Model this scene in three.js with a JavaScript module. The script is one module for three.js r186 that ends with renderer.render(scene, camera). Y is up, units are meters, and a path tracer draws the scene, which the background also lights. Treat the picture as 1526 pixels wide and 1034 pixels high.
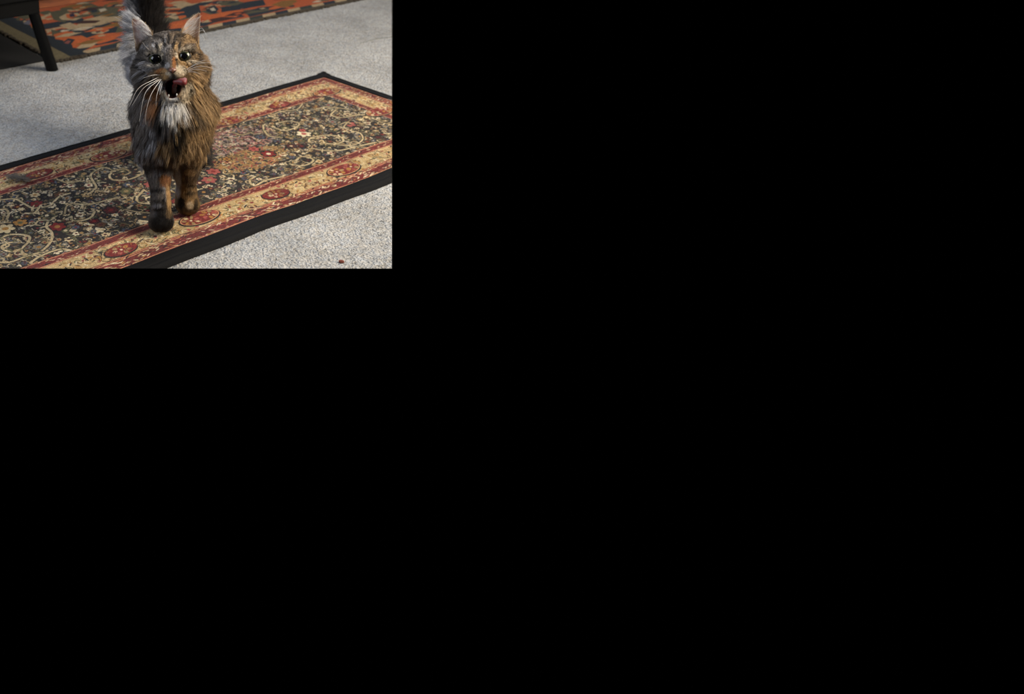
import * as THREE from 'three';
import { mergeGeometries, mergeVertices, toCreasedNormals } from 'three/addons/utils/BufferGeometryUtils.js';
import { RoundedBoxGeometry } from 'three/addons/geometries/RoundedBoxGeometry.js';
import { RectAreaLightUniformsLib } from 'three/addons/lights/RectAreaLightUniformsLib.js';

// ---------------------------------------------------------------- camera, light, exposure
// The picture is the upper left 584 x 400 pixels of a 1526 x 1034 frame; its axis passes through (292, 200).
const F = 1200, CX = 292, CY = 200, TH = THREE.MathUtils.degToRad(23), EYE = 0.78;
const scene = new THREE.Scene();
const FULL_H = 2 * (1034 - CY), FULL_W = FULL_H * 1526 / 1034;
const camera = new THREE.PerspectiveCamera(2 * Math.atan((1034 - CY) / F) * 180 / Math.PI, 1526 / 1034, 0.05, 30);
camera.position.set(0, EYE, 0);
camera.rotation.set(-TH, 0, 0);
camera.setViewOffset(FULL_W, FULL_H, FULL_W / 2 - CX, FULL_H / 2 - CY, 1526, 1034);
camera.focus = 1.37; camera.userData.fStop = 3;
const renderer = new THREE.WebGLRenderer({ antialias: true });
renderer.toneMapping = THREE.LinearToneMapping;
renderer.toneMappingExposure = 0.96;
renderer.shadowMap.enabled = true;
RectAreaLightUniformsLib.init();
function areaLight(name, color, intensity, w, h, from, to) {
  const l = new THREE.RectAreaLight(color, intensity, w, h);
  l.name = name; l.position.set(...from); l.lookAt(...to); scene.add(l);
}
areaLight('window_light_right', 0xfff3e2, 20.0, 1.2, 1.2, [1.75, 1.4, -1.3], [-0.1, 0.1, -1.8]);
areaLight('window_light_left', 0xe6eeff, 5.5, 0.9, 1.2, [-1.5, 1.2, -0.55], [-0.05, 0.25, -1.5]);
areaLight('window_light_back', 0xe4edff, 1.8, 1.3, 0.9, [0.7, 1.55, -4.4], [0.1, 0.1, -1.8]);
areaLight('added_overhead_fill', 0xeef3ff, 7.0, 1.0, 0.9, [0.1, 2.2, -2.0], [0.1, 0, -2.0]);

// ---------------------------------------------------------------- helpers
let seed = 7;
const rnd = () => { seed = (seed * 1664525 + 1013904223) >>> 0; return seed / 4294967296; };
const rr = (a, b) => a + (b - a) * rnd();
const V = (x, y, z) => new THREE.Vector3(x, y, z);
const clamp = THREE.MathUtils.clamp, lerp = THREE.MathUtils.lerp, sst = THREE.MathUtils.smoothstep;
const cT = Math.cos(TH), sT = Math.sin(TH);
const toWorld = (p) => V(p.x, EYE + cT * p.y + sT * p.z, -sT * p.y + cT * p.z);      // from the camera's axes
const turnToWorld = (p) => V(p.x, cT * p.y + sT * p.z, -sT * p.y + cT * p.z);
const C = (u, v, d) => V((u - CX) / F * d, -(v - CY) / F * d, -d);                    // reading of the photo at a distance
function G(u, v, y = 0) {                                                            // reading of the photo on a level plane
  const d = turnToWorld(V((u - CX) / F, -(v - CY) / F, -1)), t = (y - EYE) / d.y;
  return V(d.x * t, y, d.z * t);
}
function hash3(x, y, z) { let h = (x * 374761393 + y * 668265263 + z * 2147483647) | 0; h = Math.imul(h ^ (h >>> 13), 1274126177); return ((h ^ (h >>> 16)) >>> 0) / 4294967296; }
function noise(x, y, z = 0) {
  const X = Math.floor(x), Y = Math.floor(y), Z = Math.floor(z), f = (t) => t * t * (3 - 2 * t), a = f(x - X), b = f(y - Y), c = f(z - Z);
  let s = 0;
  for (let i = 0; i < 8; i++) s += hash3(X + (i & 1), Y + ((i >> 1) & 1), Z + (i >> 2)) * ((i & 1) ? a : 1 - a) * (((i >> 1) & 1) ? b : 1 - b) * ((i >> 2) ? c : 1 - c);
  return s;
}
const mesh = (name, g, m, parent) => { const o = new THREE.Mesh(g, m); o.name = name; o.castShadow = o.receiveShadow = true; (parent || scene).add(o); return o; };
function thing(name, label, category, at, kind) {
  const o = new THREE.Group(); o.name = name; o.position.copy(at); scene.add(o);
  o.userData = { label, category }; if (kind) o.userData.kind = kind;
  return o;
}
// Planes through the two edges of what is modelled: nothing is known of the room to the right of and before them.
const nR = turnToWorld(V(-F, 0, -(584 - CX))).normalize(), nB = turnToWorld(V(0, F, -(400 - CY))).normalize(), EYE_AT = V(0, EYE, 0);
const PLANES = [nR, nB].map((n) => (p) => n.dot(V(p.x, p.y - EYE, p.z)));
function clipped(g, offset = V(0, 0, 0)) {                     // a mesh without what lies past those edges
  g = g.index ? g.toNonIndexed() : g;
  if (!g.attributes.normal) g.computeVertexNormals();
  const names = Object.keys(g.attributes), out = Object.fromEntries(names.map((n) => [n, []])), N = g.attributes.position.count;
  for (let i = 0; i < N; i += 3) {
    let poly = [0, 1, 2].map((k) => Object.fromEntries(names.map((n) => { const a = g.attributes[n], s = a.itemSize; return [n, Array.from(a.array.slice((i + k) * s, (i + k + 1) * s))]; })));
    for (const pl of PLANES) {
      const next = [], D = poly.map((q) => pl(V(...q.position).add(offset)));
      poly.forEach((q, j) => {
        const k = (j + 1) % poly.length, r = poly[k];
        if (D[j] >= 0) next.push(q);
        if ((D[j] >= 0) !== (D[k] >= 0)) { const t = D[j] / (D[j] - D[k]); next.push(Object.fromEntries(names.map((n) => [n, q[n].map((x, c) => x + (r[n][c] - x) * t)]))); }
      });
      poly = next; if (!poly.length) break;
    }
    for (let j = 1; j + 1 < poly.length; j++) for (const q of [poly[0], poly[j], poly[j + 1]]) for (const n of names) out[n].push(...q[n]);
  }
  const r = new THREE.BufferGeometry();
  for (const n of names) r.setAttribute(n, new THREE.Float32BufferAttribute(out[n], g.attributes[n].itemSize));
  return r;
}
function gridGeo(nu, nv, f, uvf) {                              // a sheet f(i / nu, j / nv)
  const p = [], uv = [], ix = [];
  for (let j = 0; j <= nv; j++) for (let i = 0; i <= nu; i++) { const q = f(i / nu, j / nv); p.push(q.x, q.y, q.z); uv.push(...(uvf ? uvf(i / nu, j / nv) : [i / nu, j / nv])); }
  for (let j = 0; j < nv; j++) for (let i = 0; i < nu; i++) { const a = j * (nu + 1) + i, b = a + 1, c = a + nu + 1, d = c + 1; ix.push(a, b, d, a, d, c); }
  const g = new THREE.BufferGeometry();
  g.setAttribute('position', new THREE.Float32BufferAttribute(p, 3)); g.setAttribute('uv', new THREE.Float32BufferAttribute(uv, 2)); g.setIndex(ix); g.computeVertexNormals();
  return g;
}
function canvas(w, h) { const c = document.createElement('canvas'); c.width = w; c.height = h; return [c, c.getContext('2d')]; }
function dataTex(n, f, srgb, rep) {
  const a = new Uint8Array(n * n * 4);
  for (let y = 0; y < n; y++) for (let x = 0; x < n; x++) { const c = f(x, y), k = (y * n + x) * 4; for (let i = 0; i < 3; i++) a[k + i] = clamp(Math.round(c[i]), 0, 255); a[k + 3] = 255; }
  const t = new THREE.DataTexture(a, n, n); t.magFilter = THREE.LinearFilter; t.minFilter = THREE.LinearMipmapLinearFilter; t.generateMipmaps = true;
  t.wrapS = t.wrapT = THREE.RepeatWrapping; if (srgb) t.colorSpace = THREE.SRGBColorSpace; if (rep) t.repeat.set(rep, rep); t.needsUpdate = true;
  return t;
}
function tileNoise(x, y, n, cells, k) {                         // noise that repeats every n pixels
  const s = cells / n, X = Math.floor(x * s), Y = Math.floor(y * s), a = x * s - X, b = y * s - Y, f = (t) => t * t * (3 - 2 * t), h = (i, j) => hash3(((i % cells) + cells) % cells, ((j % cells) + cells) % cells, k);
  return lerp(lerp(h(X, Y), h(X + 1, Y), f(a)), lerp(h(X, Y + 1), h(X + 1, Y + 1), f(a)), f(b));
}

// ---------------------------------------------------------------- floor: pale grey cut-pile carpet
const carpetMap = dataTex(1024, (x, y) => {
  const n = 1024, big = tileNoise(x, y, n, 7, 1), mid = tileNoise(x, y, n, 60, 2), fine = tileNoise(x, y, n, 260, 3), fib = hash3(x, y, 5), pit = tileNoise(x, y, n, 150, 9);
  const dark = pit < 0.2 ? (0.2 - pit) * 240 : 0, b = 158 + (big - 0.5) * 18 + (mid - 0.5) * 18 + (fine - 0.5) * 44 + (fib - 0.5) * 26 - dark;
  const warm = (tileNoise(x, y, n, 90, 12) - 0.5) * 12;
  return [b + warm * 0.5 + 1, b + 0.5, b - warm * 0.7 - 2.5];
}, true);
const carpetBump = dataTex(1024, (x, y) => { const n = 1024, v = tileNoise(x, y, n, 260, 3) * 0.5 + tileNoise(x, y, n, 150, 9) * 0.5; return [v * 255, v * 255, v * 255]; });
const carpetMat = new THREE.MeshPhysicalMaterial({ map: carpetMap, bumpMap: carpetBump, bumpScale: 0.004, roughness: 1, specularIntensity: 0.2 });
{
  const at = (y) => {                                           // outline of the floor at a height, cut by the two planes
    let poly = [V(-2.2, y, -0.3), V(2.6, y, -0.3), V(2.6, y, -5.2), V(-2.2, y, -5.2)];
    for (const pl of PLANES) {
      const next = [], D = poly.map(pl);
      poly.forEach((q, j) => { const k = (j + 1) % poly.length; if (D[j] >= 0) next.push(q); if ((D[j] >= 0) !== (D[k] >= 0)) next.push(q.clone().lerp(poly[k], D[j] / (D[j] - D[k]))); });
      poly = next;
    }
    return poly;
  };
  const top = at(0), low = at(-0.03), p = [], uv = [], tri = (...q) => q.forEach((a) => { p.push(a.x, a.y, a.z); uv.push(a.x * 1.7, a.z * 1.7); });
  for (let i = 1; i + 1 < top.length; i++) { tri(top[0], top[i], top[i + 1]); tri(low[0], low[i + 1], low[i]); }
  for (let i = 0; i < top.length; i++) { const k = (i + 1) % top.length; tri(top[i], low[i], low[k]); tri(top[i], low[k], top[k]); }
  const g = new THREE.BufferGeometry();
  g.setAttribute('position', new THREE.Float32BufferAttribute(p, 3)); g.setAttribute('uv', new THREE.Float32BufferAttribute(uv, 2)); g.computeVertexNormals();
  const floor = mesh('floor', g, carpetMat); floor.userData = { kind: 'structure', label: 'pale grey speckled carpet covering the floor' };
  const a = G(536, 65), b = G(560, 58.5), c = G(592, 54.5);
  mesh('carpet_seam', clipped(new THREE.TubeGeometry(new THREE.CatmullRomCurve3([a, b, c]), 24, 0.0018, 5)), new THREE.MeshStandardMaterial({ color: 0x6b6c66, roughness: 1 }), floor);
}

// ---------------------------------------------------------------- runner rug
const RUG = (() => {
  const corner = G(481.6, 112.2), left = G(0, 251.5), a = left.clone().sub(corner).normalize(), n = V(a.z, 0, -a.x);
  if (n.z < 0) n.negate();
  const n0 = G(247.6, 400), n1 = G(584, 272.7), dir = n0.clone().sub(n1);
  const width = (s) => { const o = corner.clone().addScaledVector(a, s).sub(n1), k = o.dot(a) / dir.dot(a); return dir.clone().multiplyScalar(k).sub(o).dot(n); };
  const wob = (s) => 0.002 * Math.sin(s * 13 + 1) + 0.0012 * Math.sin(s * 31);
  const at = (s, t, y = 0) => corner.clone().addScaledVector(a, s).addScaledVector(n, t * width(s) + wob(s) * t * t).setY(y);
  const inv = (u, v) => { const p = G(u, v, 0.008).sub(corner), s = p.dot(a); return [s, p.dot(n) / width(s)]; };
  return { corner, a, n, at, inv, width };
})();
const RL = 1.75, RT = 1.25, RW = 0.57, TW = 2048, THt = Math.round(2048 * RW / RT);
const rugCanvas = (() => {
  const [c, g] = canvas(TW, THt), k = TW / RT;                  // pixels per metre
  const X = (s) => s * k, Y = (t) => t * THt, m = (mm) => mm * k / 1000;
  const hex = { navy: '#1b1a1c', grey: '#7c776a', cream: '#cdb88c', tan: '#9c8256', olive: '#5c5a3c', red: '#7a1a1c', rose: '#a8524a', blue: '#4c5462', ochre: '#a87838', pale: '#d8c8a4', dark: '#0f0f12', maroon: '#4c1216', brown: '#5a3c24' };
  const dot = (x, y, rx, ry, col, rot = 0) => { g.fillStyle = col; g.beginPath(); g.ellipse(x, y, rx, ry, rot, 0, 7); g.fill(); };
  const pick = (...l) => hex[l[Math.floor(rnd() * l.length)]];
  const rosette = (x, y, r, petal, heart, edge = hex.dark) => {
    dot(x, y, r * 1.2, r * 1.2, edge); const o = rr(0, 6);
    for (let i = 0; i < 6; i++) dot(x + Math.cos(o + i * 1.047) * r * 0.66, y + Math.sin(o + i * 1.047) * r * 0.66, r * 0.42, r * 0.34, petal, o + i * 1.047);
    dot(x, y, r * 0.36, r * 0.36, heart);
  };
  const leaf = (x, y, l, rot, col) => { g.save(); g.translate(x, y); g.rotate(rot); g.fillStyle = col; g.beginPath(); g.moveTo(-l, 0); g.quadraticCurveTo(0, -l * 0.6, l, 0); g.quadraticCurveTo(0, l * 0.35, -l, 0); g.fill(); g.restore(); };
  const curl = (x, y, r, rot, col, w) => { g.strokeStyle = col; g.lineWidth = w; g.beginPath(); g.arc(x, y, r, rot, rot + rr(2.4, 4.4)); g.stroke(); };
  // field
  g.fillStyle = hex.navy; g.fillRect(0, 0, TW, THt);
  const litter = (x0, y0, x1, y1, count, cols) => {
    for (let i = 0; i < count; i++) {
      const x = rr(x0, x1), y = rr(y0, y1), q = rnd(), col = pick(...cols), big = rnd() < 0.25 ? 1.5 : 1;
      if (q < 0.34) rosette(x, y, m(rr(4, 8) * big), col, pick('red', 'ochre', 'cream', 'maroon'));
      else if (q < 0.7) leaf(x, y, m(rr(4, 9) * big), rr(0, 6.3), col);
      else if (q < 0.88) curl(x, y, m(rr(4, 9)), rr(0, 6.3), col, m(rr(1.6, 2.6)));
      else dot(x, y, m(rr(2, 4)), m(rr(2, 3)), col);
    }
  };
  litter(0, 0, TW, THt, 12500, ['cream', 'tan', 'olive', 'cream', 'blue', 'tan', 'olive', 'navy', 'navy', 'maroon', 'brown', 'pale', 'dark', 'grey', 'grey', 'pale', 'tan']);
  // pale medallion ground beside the cat's legs
  const blob = (u, v, rs, rt, col, n) => {
    const [s, t] = RUG.inv(u, v), x = X(s), y = Y(t);
    for (let i = 0; i < n; i++) { const q = Math.sqrt(rnd()), w = rr(0, 6.283); leaf(x + Math.cos(w) * q * m(rs), y + Math.sin(w) * q * m(rt), m(rr(4, 10)), rr(0, 6.3), col[Math.floor(rnd() * col.length)]); }
  };
  blob(352, 208, 120, 66, ['#b8a090', '#a87068', '#8a4a48', '#c0ac98', '#9c6058', '#584850'], 520);
  blob(374, 236, 100, 48, ['#a07c48', '#8a6a3c', '#7a5c38', '#96483a', '#b08c58'], 520);
  for (const [u, v, r, p, h2] of [[378, 221, 13, 'rose', 'red'], [338, 236, 10, 'ochre', 'maroon'], [400, 228, 16, 'red', 'pale'], [318, 255, 15, 'rose', 'red'], [312, 268, 16, 'rose', 'tan'], [388, 203, 12, 'blue', 'maroon'], [453, 199, 18, 'pale', 'rose'], [451, 194, 9, 'rose', 'red'], [262, 300, 10, 'red', 'tan'], [225, 275, 15, 'rose', 'maroon'], [188, 285, 14, 'olive', 'tan'], [90, 290, 14, 'brown', 'red'], [52, 290, 11, 'cream', 'ochre'], [54, 303, 13, 'red', 'brown'], [30, 331, 14, 'ochre', 'olive'], [8, 340, 18, 'cream', 'ochre'], [85, 337, 16, 'red', 'ochre'], [520, 185, 16, 'rose', 'brown'], [560, 160, 14, 'red', 'tan'], [165, 313, 14, 'maroon', 'red'], [140, 329, 10, 'maroon', 'red'], [425, 190, 12, 'olive', 'cream']]) {
    const [s, t] = RUG.inv(u, v); rosette(X(s), Y(t), m(r), hex[p], hex[h2]);
  }
  // scrolling vines, drawn along their visible courses
  const vine = (pts, w = 6, col = hex.cream, open = true) => {
    const q = pts.map(([u, v]) => { const [s, t] = RUG.inv(u, v); return V(X(s), Y(t), 0); }), cur = new THREE.CatmullRomCurve3(q).getPoints(90);
    for (const [lw, cc] of [[w + 5, hex.navy], [w, col]]) { g.strokeStyle = cc; g.lineWidth = m(lw); g.lineCap = g.lineJoin = 'round'; g.beginPath(); cur.forEach((p, i) => i ? g.lineTo(p.x, p.y) : g.moveTo(p.x, p.y)); g.stroke(); }
  };
  const vines = [
    [[60, 254], [96, 252], [125, 245], [150, 241]], [[131, 290], [143, 280], [140, 272], [135, 262], [142, 254], [155, 250], [168, 254], [163, 262], [168, 268], [190, 268], [210, 260], [214, 253], [206, 249]], [[166, 256], [185, 252], [194, 257], [186, 261]],
    [[143, 284], [155, 285], [160, 280]], [[0, 297], [22, 296], [36, 303], [48, 309], [62, 309], [76, 305]], [[38, 317], [50, 317], [58, 309]], [[100, 303], [118, 304], [140, 303], [160, 298], [178, 294]], [[96, 318], [100, 306], [110, 302]], [[106, 322], [107, 327], [120, 328], [134, 324], [141, 315]],
    [[84, 321], [73, 328], [69, 337], [77, 346], [76, 358], [66, 370], [50, 379], [36, 377], [32, 371], [42, 360], [44, 352], [34, 349], [14, 349], [0, 354]], [[31, 370], [18, 374], [6, 371], [3, 366], [12, 361], [20, 360]], [[52, 334], [58, 328], [72, 328]], [[10, 326], [13, 318], [8, 311], [0, 311]], [[0, 390], [14, 390], [40, 381], [60, 375]], [[46, 391], [60, 381], [92, 370], [106, 372]],
    [[186, 312], [205, 316], [228, 318]], [[222, 304], [208, 302], [204, 295], [210, 288], [214, 283]], [[88, 268], [100, 272], [118, 270]], [[80, 300], [90, 292], [104, 288]],
    [[505, 186], [517, 182], [513, 190], [522, 194], [536, 198], [541, 206], [535, 213], [520, 217], [500, 215], [486, 213]], [[460, 211], [462, 206], [472, 203], [490, 201], [508, 204], [512, 210], [502, 214], [486, 213], [480, 208]], [[464, 220], [480, 223], [504, 224], [530, 219], [560, 212]], [[536, 228], [542, 222], [560, 218], [584, 212]], [[404, 171], [420, 166], [442, 163], [450, 156]], [[412, 183], [432, 180], [446, 184], [440, 190], [424, 194], [410, 190]],
    [[500, 164], [494, 172], [508, 175], [530, 172], [550, 170]], [[470, 163], [484, 160], [505, 161], [522, 164]], [[560, 178], [574, 184], [584, 182]], [[392, 186], [394, 194], [402, 202], [420, 204]], [[432, 243], [448, 246], [462, 242], [466, 236], [450, 232], [440, 238]], [[380, 262], [372, 268], [378, 276], [395, 268], [420, 262]], [[340, 184], [362, 180], [384, 176]], [[346, 196], [360, 200], [376, 196]],
  ];
  vines.forEach((q, i) => vine(q, i % 4 === 3 ? 4.2 : 5.4, i % 5 === 2 ? '#a8946c' : '#c2ad82'));
  vines.forEach((q) => q.forEach(([u, v]) => { const [s, t] = RUG.inv(u, v); for (let e = 0; e < 2; e++) { const w = rr(0, 6.3); leaf(X(s) + Math.cos(w) * m(6), Y(t) + Math.sin(w) * m(6), m(rr(5, 9)), w, pick('cream', 'tan', 'olive', 'pale')); } if (rnd() < 0.5) curl(X(s) + m(rr(-9, 9)), Y(t) + m(rr(-9, 9)), m(rr(5, 8)), rr(0, 6), '#b8a47c', m(3)); }));
  // borders: inner red stripe, cream band of flowers, red guard, black edge; on both long sides and the far end
  const B = [0.028, 0.062, 0.112, 0.135], NEAR = 0.010;          // metres in from the outside edge; the near side's black edge is wider
  const frame = (d0, d1, col) => {
    g.fillStyle = col; const h = (d) => d / RW * THt;
    g.fillRect(X(d0), h(d0), TW, h(d1) - h(d0)); g.fillRect(X(d0), THt - h(d1 + NEAR), TW, h(d1) - h(d0)); g.fillRect(X(d0), h(d0), X(d1) - X(d0), THt - h(2 * d0 + NEAR));
  };
  frame(B[2], B[3], '#6a2020'); frame(B[1], B[2], '#c0a574'); frame(B[0], B[1], '#6a2020'); frame(0, B[0], hex.dark); g.fillRect(0, THt - (B[0] + NEAR) / RW * THt, TW, THt);
  for (const d of [B[0] + 0.003, B[1] - 0.003, B[1] - 0.008, B[2] + 0.002, B[3] - 0.002]) frame(d - 0.0012, d + 0.0012, '#c98f66');
  const along = (fn) => {                                        // runs a motif writer along the three border bands: (x, y, rotation)
    for (const side of [0, 1]) fn((s, d) => [X(s), side ? THt - (d + NEAR) / RW * THt : d / RW * THt, 0], 0.05, RT, side);
    fn((s, d) => [X(d), s / RW * THt, Math.PI / 2], 0.09, RW - 0.09, 2);
  };
  along((at, s0, s1) => {
    for (let s = s0; s < s1; s += 0.0034) {
      for (let e = 0; e < 3; e++) { const [x, y] = at(s, B[0] + rr(0.003, 0.032)); if (rnd() < 0.66) leaf(x, y, m(rr(3.5, 8)), rr(-0.7, 0.7), pick('rose', 'pale', 'cream', 'maroon', 'ochre', 'navy', 'maroon', 'pale', 'cream', 'tan')); }
      { const [x, y] = at(s, rr(B[2] + 0.003, B[3] - 0.003)); if (rnd() < 0.7) leaf(x, y, m(rr(3, 6)), rr(-0.5, 0.5), pick('rose', 'maroon', 'cream', 'pale', 'navy', 'tan', 'cream')); }
      for (let e = 0; e < 3; e++) {
        const [x, y] = at(s, rr(B[1] + 0.003, B[2] - 0.003)), q = rnd();
        if (q < 0.27) leaf(x, y, m(rr(4, 9)), rr(0, 6.3), pick('olive', 'ochre', 'brown', 'navy', 'tan'));
        else if (q < 0.5) curl(x, y, m(rr(4, 9)), rr(0, 6), pick('ochre', 'olive', 'brown', 'tan'), m(2.2));
        else if (q < 0.62) dot(x, y, m(rr(2.5, 5)), m(rr(2, 4)), pick('red', 'maroon', 'rose', 'ochre'));
        else if (q < 0.95) leaf(x, y, m(rr(4, 8)), rr(0, 6.3), pick('pale', 'cream'));
      }
    }
  });
  const palmette = (u, v, big) => {
    const [s, t] = RUG.inv(u, v), x = X(s), y = Y(t), L = m(big ? 46 : 33), h = m(big ? 22 : 18);
    dot(x + m(2), y + m(2), L * 1.06, h * 1.12, hex.dark); dot(x, y, L, h, '#731a1c');
    for (const e of big ? [-0.48, 0.48] : [0]) {
      const cx2 = x + e * L, hh = h * (big ? 0.95 : 1.1);
      for (let i = 0; i < 7; i++) { const w = i * 0.898 + e, q = 0.58; dot(cx2 + Math.cos(w) * hh * q * 1.15, y + Math.sin(w) * hh * q, hh * rr(0.22, 0.36), hh * rr(0.16, 0.26), pick('rose', 'tan', 'ochre', 'cream', 'ochre'), w); }
      dot(cx2, y, hh * 0.34, hh * 0.28, hex.red); dot(cx2, y, hh * 0.15, hh * 0.15, hex.pale);
    }
    for (let i = 0; i < 70; i++) { const w = rr(0, 6.3), q = rr(0.3, 0.97); leaf(x + Math.cos(w) * L * q, y + Math.sin(w) * h * q, m(rr(1.6, 4)), rr(0, 6.3), pick('maroon', 'red', 'rose', 'navy', 'ochre', 'maroon', 'tan')); }
    if (big) { g.strokeStyle = '#cfa070'; g.lineWidth = m(2); g.beginPath(); g.ellipse(x, y, L * 0.96, h * 0.96, 0, 0, 7); g.stroke(); }
  };
  for (const q of [[512, 251, 1], [411, 288, 0], [298, 324, 1], [180, 371, 0], [40, 420, 1], [487, 137, 1], [417, 156, 0], [346, 178, 1], [275, 200, 0], [162, 231, 1], [58, 258, 0], [566, 166, 1]]) palmette(...q);
  // weave: the yarn's own unevenness
  const id = g.getImageData(0, 0, TW, THt), dd = id.data;
  for (let y = 0; y < THt; y++) for (let x = 0; x < TW; x++) { const q = (y * TW + x) * 4, e = 0.8 + 0.4 * hash3(x >> 1, y >> 1, 3), w = 0.9 + 0.2 * noise(x / 70, y / 70, 4); for (let i = 0; i < 3; i++) dd[q + i] = clamp(dd[q + i] * e * w + 2, 0, 255); }
  g.putImageData(id, 0, 0);
  return c;
})();
const rugTex = new THREE.CanvasTexture(rugCanvas); rugTex.colorSpace = THREE.SRGBColorSpace; rugTex.wrapS = THREE.MirroredRepeatWrapping; rugTex.anisotropy = 8;
const weaveBump = dataTex(256, (x, y) => { const v = 120 + 60 * Math.sin(x * Math.PI / 4) * Math.sin(y * Math.PI / 4) + 60 * (hash3(x, y, 8) - 0.5); return [v, v, v]; });
weaveBump.repeat.set(40, 18);
const rugMat = new THREE.MeshPhysicalMaterial({ map: rugTex, bumpMap: weaveBump, bumpScale: 0.0012, roughness: 0.85, specularIntensity: 0.35, sheen: 0.6, sheenRoughness: 0.5, sheenColor: new THREE.Color(0.6, 0.55, 0.5) });
const blackCloth = new THREE.MeshPhysicalMaterial({ color: 0x111112, roughness: 0.8, bumpMap: weaveBump, bumpScale: 0.0008, specularIntensity: 0.4 });
{
  const rug = thing('runner_rug', 'dark floral runner rug with cream and red borders and black edge under the cat', 'rug', RUG.corner);
  const o = RUG.corner, EDGE = 0.027, EN = 0.037, rise = (s, t) => 0.0070 + 0.0010 * Math.sin(s * 9) + 0.0008 * noise(s * 14, t * 7);
  const S = (i) => lerp(EDGE, RL, i), T = (s, j) => lerp(EDGE / RW, 1 - EN / RW, j);
  mesh('woven_pile', clipped(gridGeo(150, 40, (i, j) => { const s = S(i), t = T(s, j); return RUG.at(s, t, rise(s, t)).sub(o); }, (i, j) => [S(i) / RT, 1 - T(0, j)]), o), rugMat, rug);
  // black edge bands with a raised flat part, a groove and a rolled lip
  const prof = [[0, 0.0086], [0.1, 0.0102], [0.5, 0.0104], [0.56, 0.0098], [0.62, 0.0058], [0.68, 0.0098], [0.84, 0.0098], [0.96, 0.006], [1, 0.0005]];
  const band = (f, len, n) => clipped(gridGeo(n, prof.length - 1, (i, j) => { const [d, y] = prof[Math.round(j * (prof.length - 1))]; const q = f(i, d); q.y = y + (d < 0.9 ? 0.0012 * noise(i * len * 30, d * 3) : 0); return q.sub(o); }, (i, j) => [i * len, j * 0.05]), o);
  mesh('edge_binding', band((i, d) => RUG.at(i * RL, (EDGE / RW) * (1 - d)), RL, 160), blackCloth, rug);
  mesh('edge_binding', band((i, d) => RUG.at(i * RL, 1 - (EN / RW) * (1 - d)), RL, 160), blackCloth, rug);
  mesh('edge_binding', band((i, d) => RUG.at(EDGE * (1 - d), i), RW, 60), blackCloth, rug);
  const knot = new THREE.SphereGeometry(0.008, 12, 8); knot.scale(1.2, 0.8, 1.1); knot.translate(0, 0.007, 0.004);
  mesh('corner_knot', knot, blackCloth, rug);
}

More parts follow.
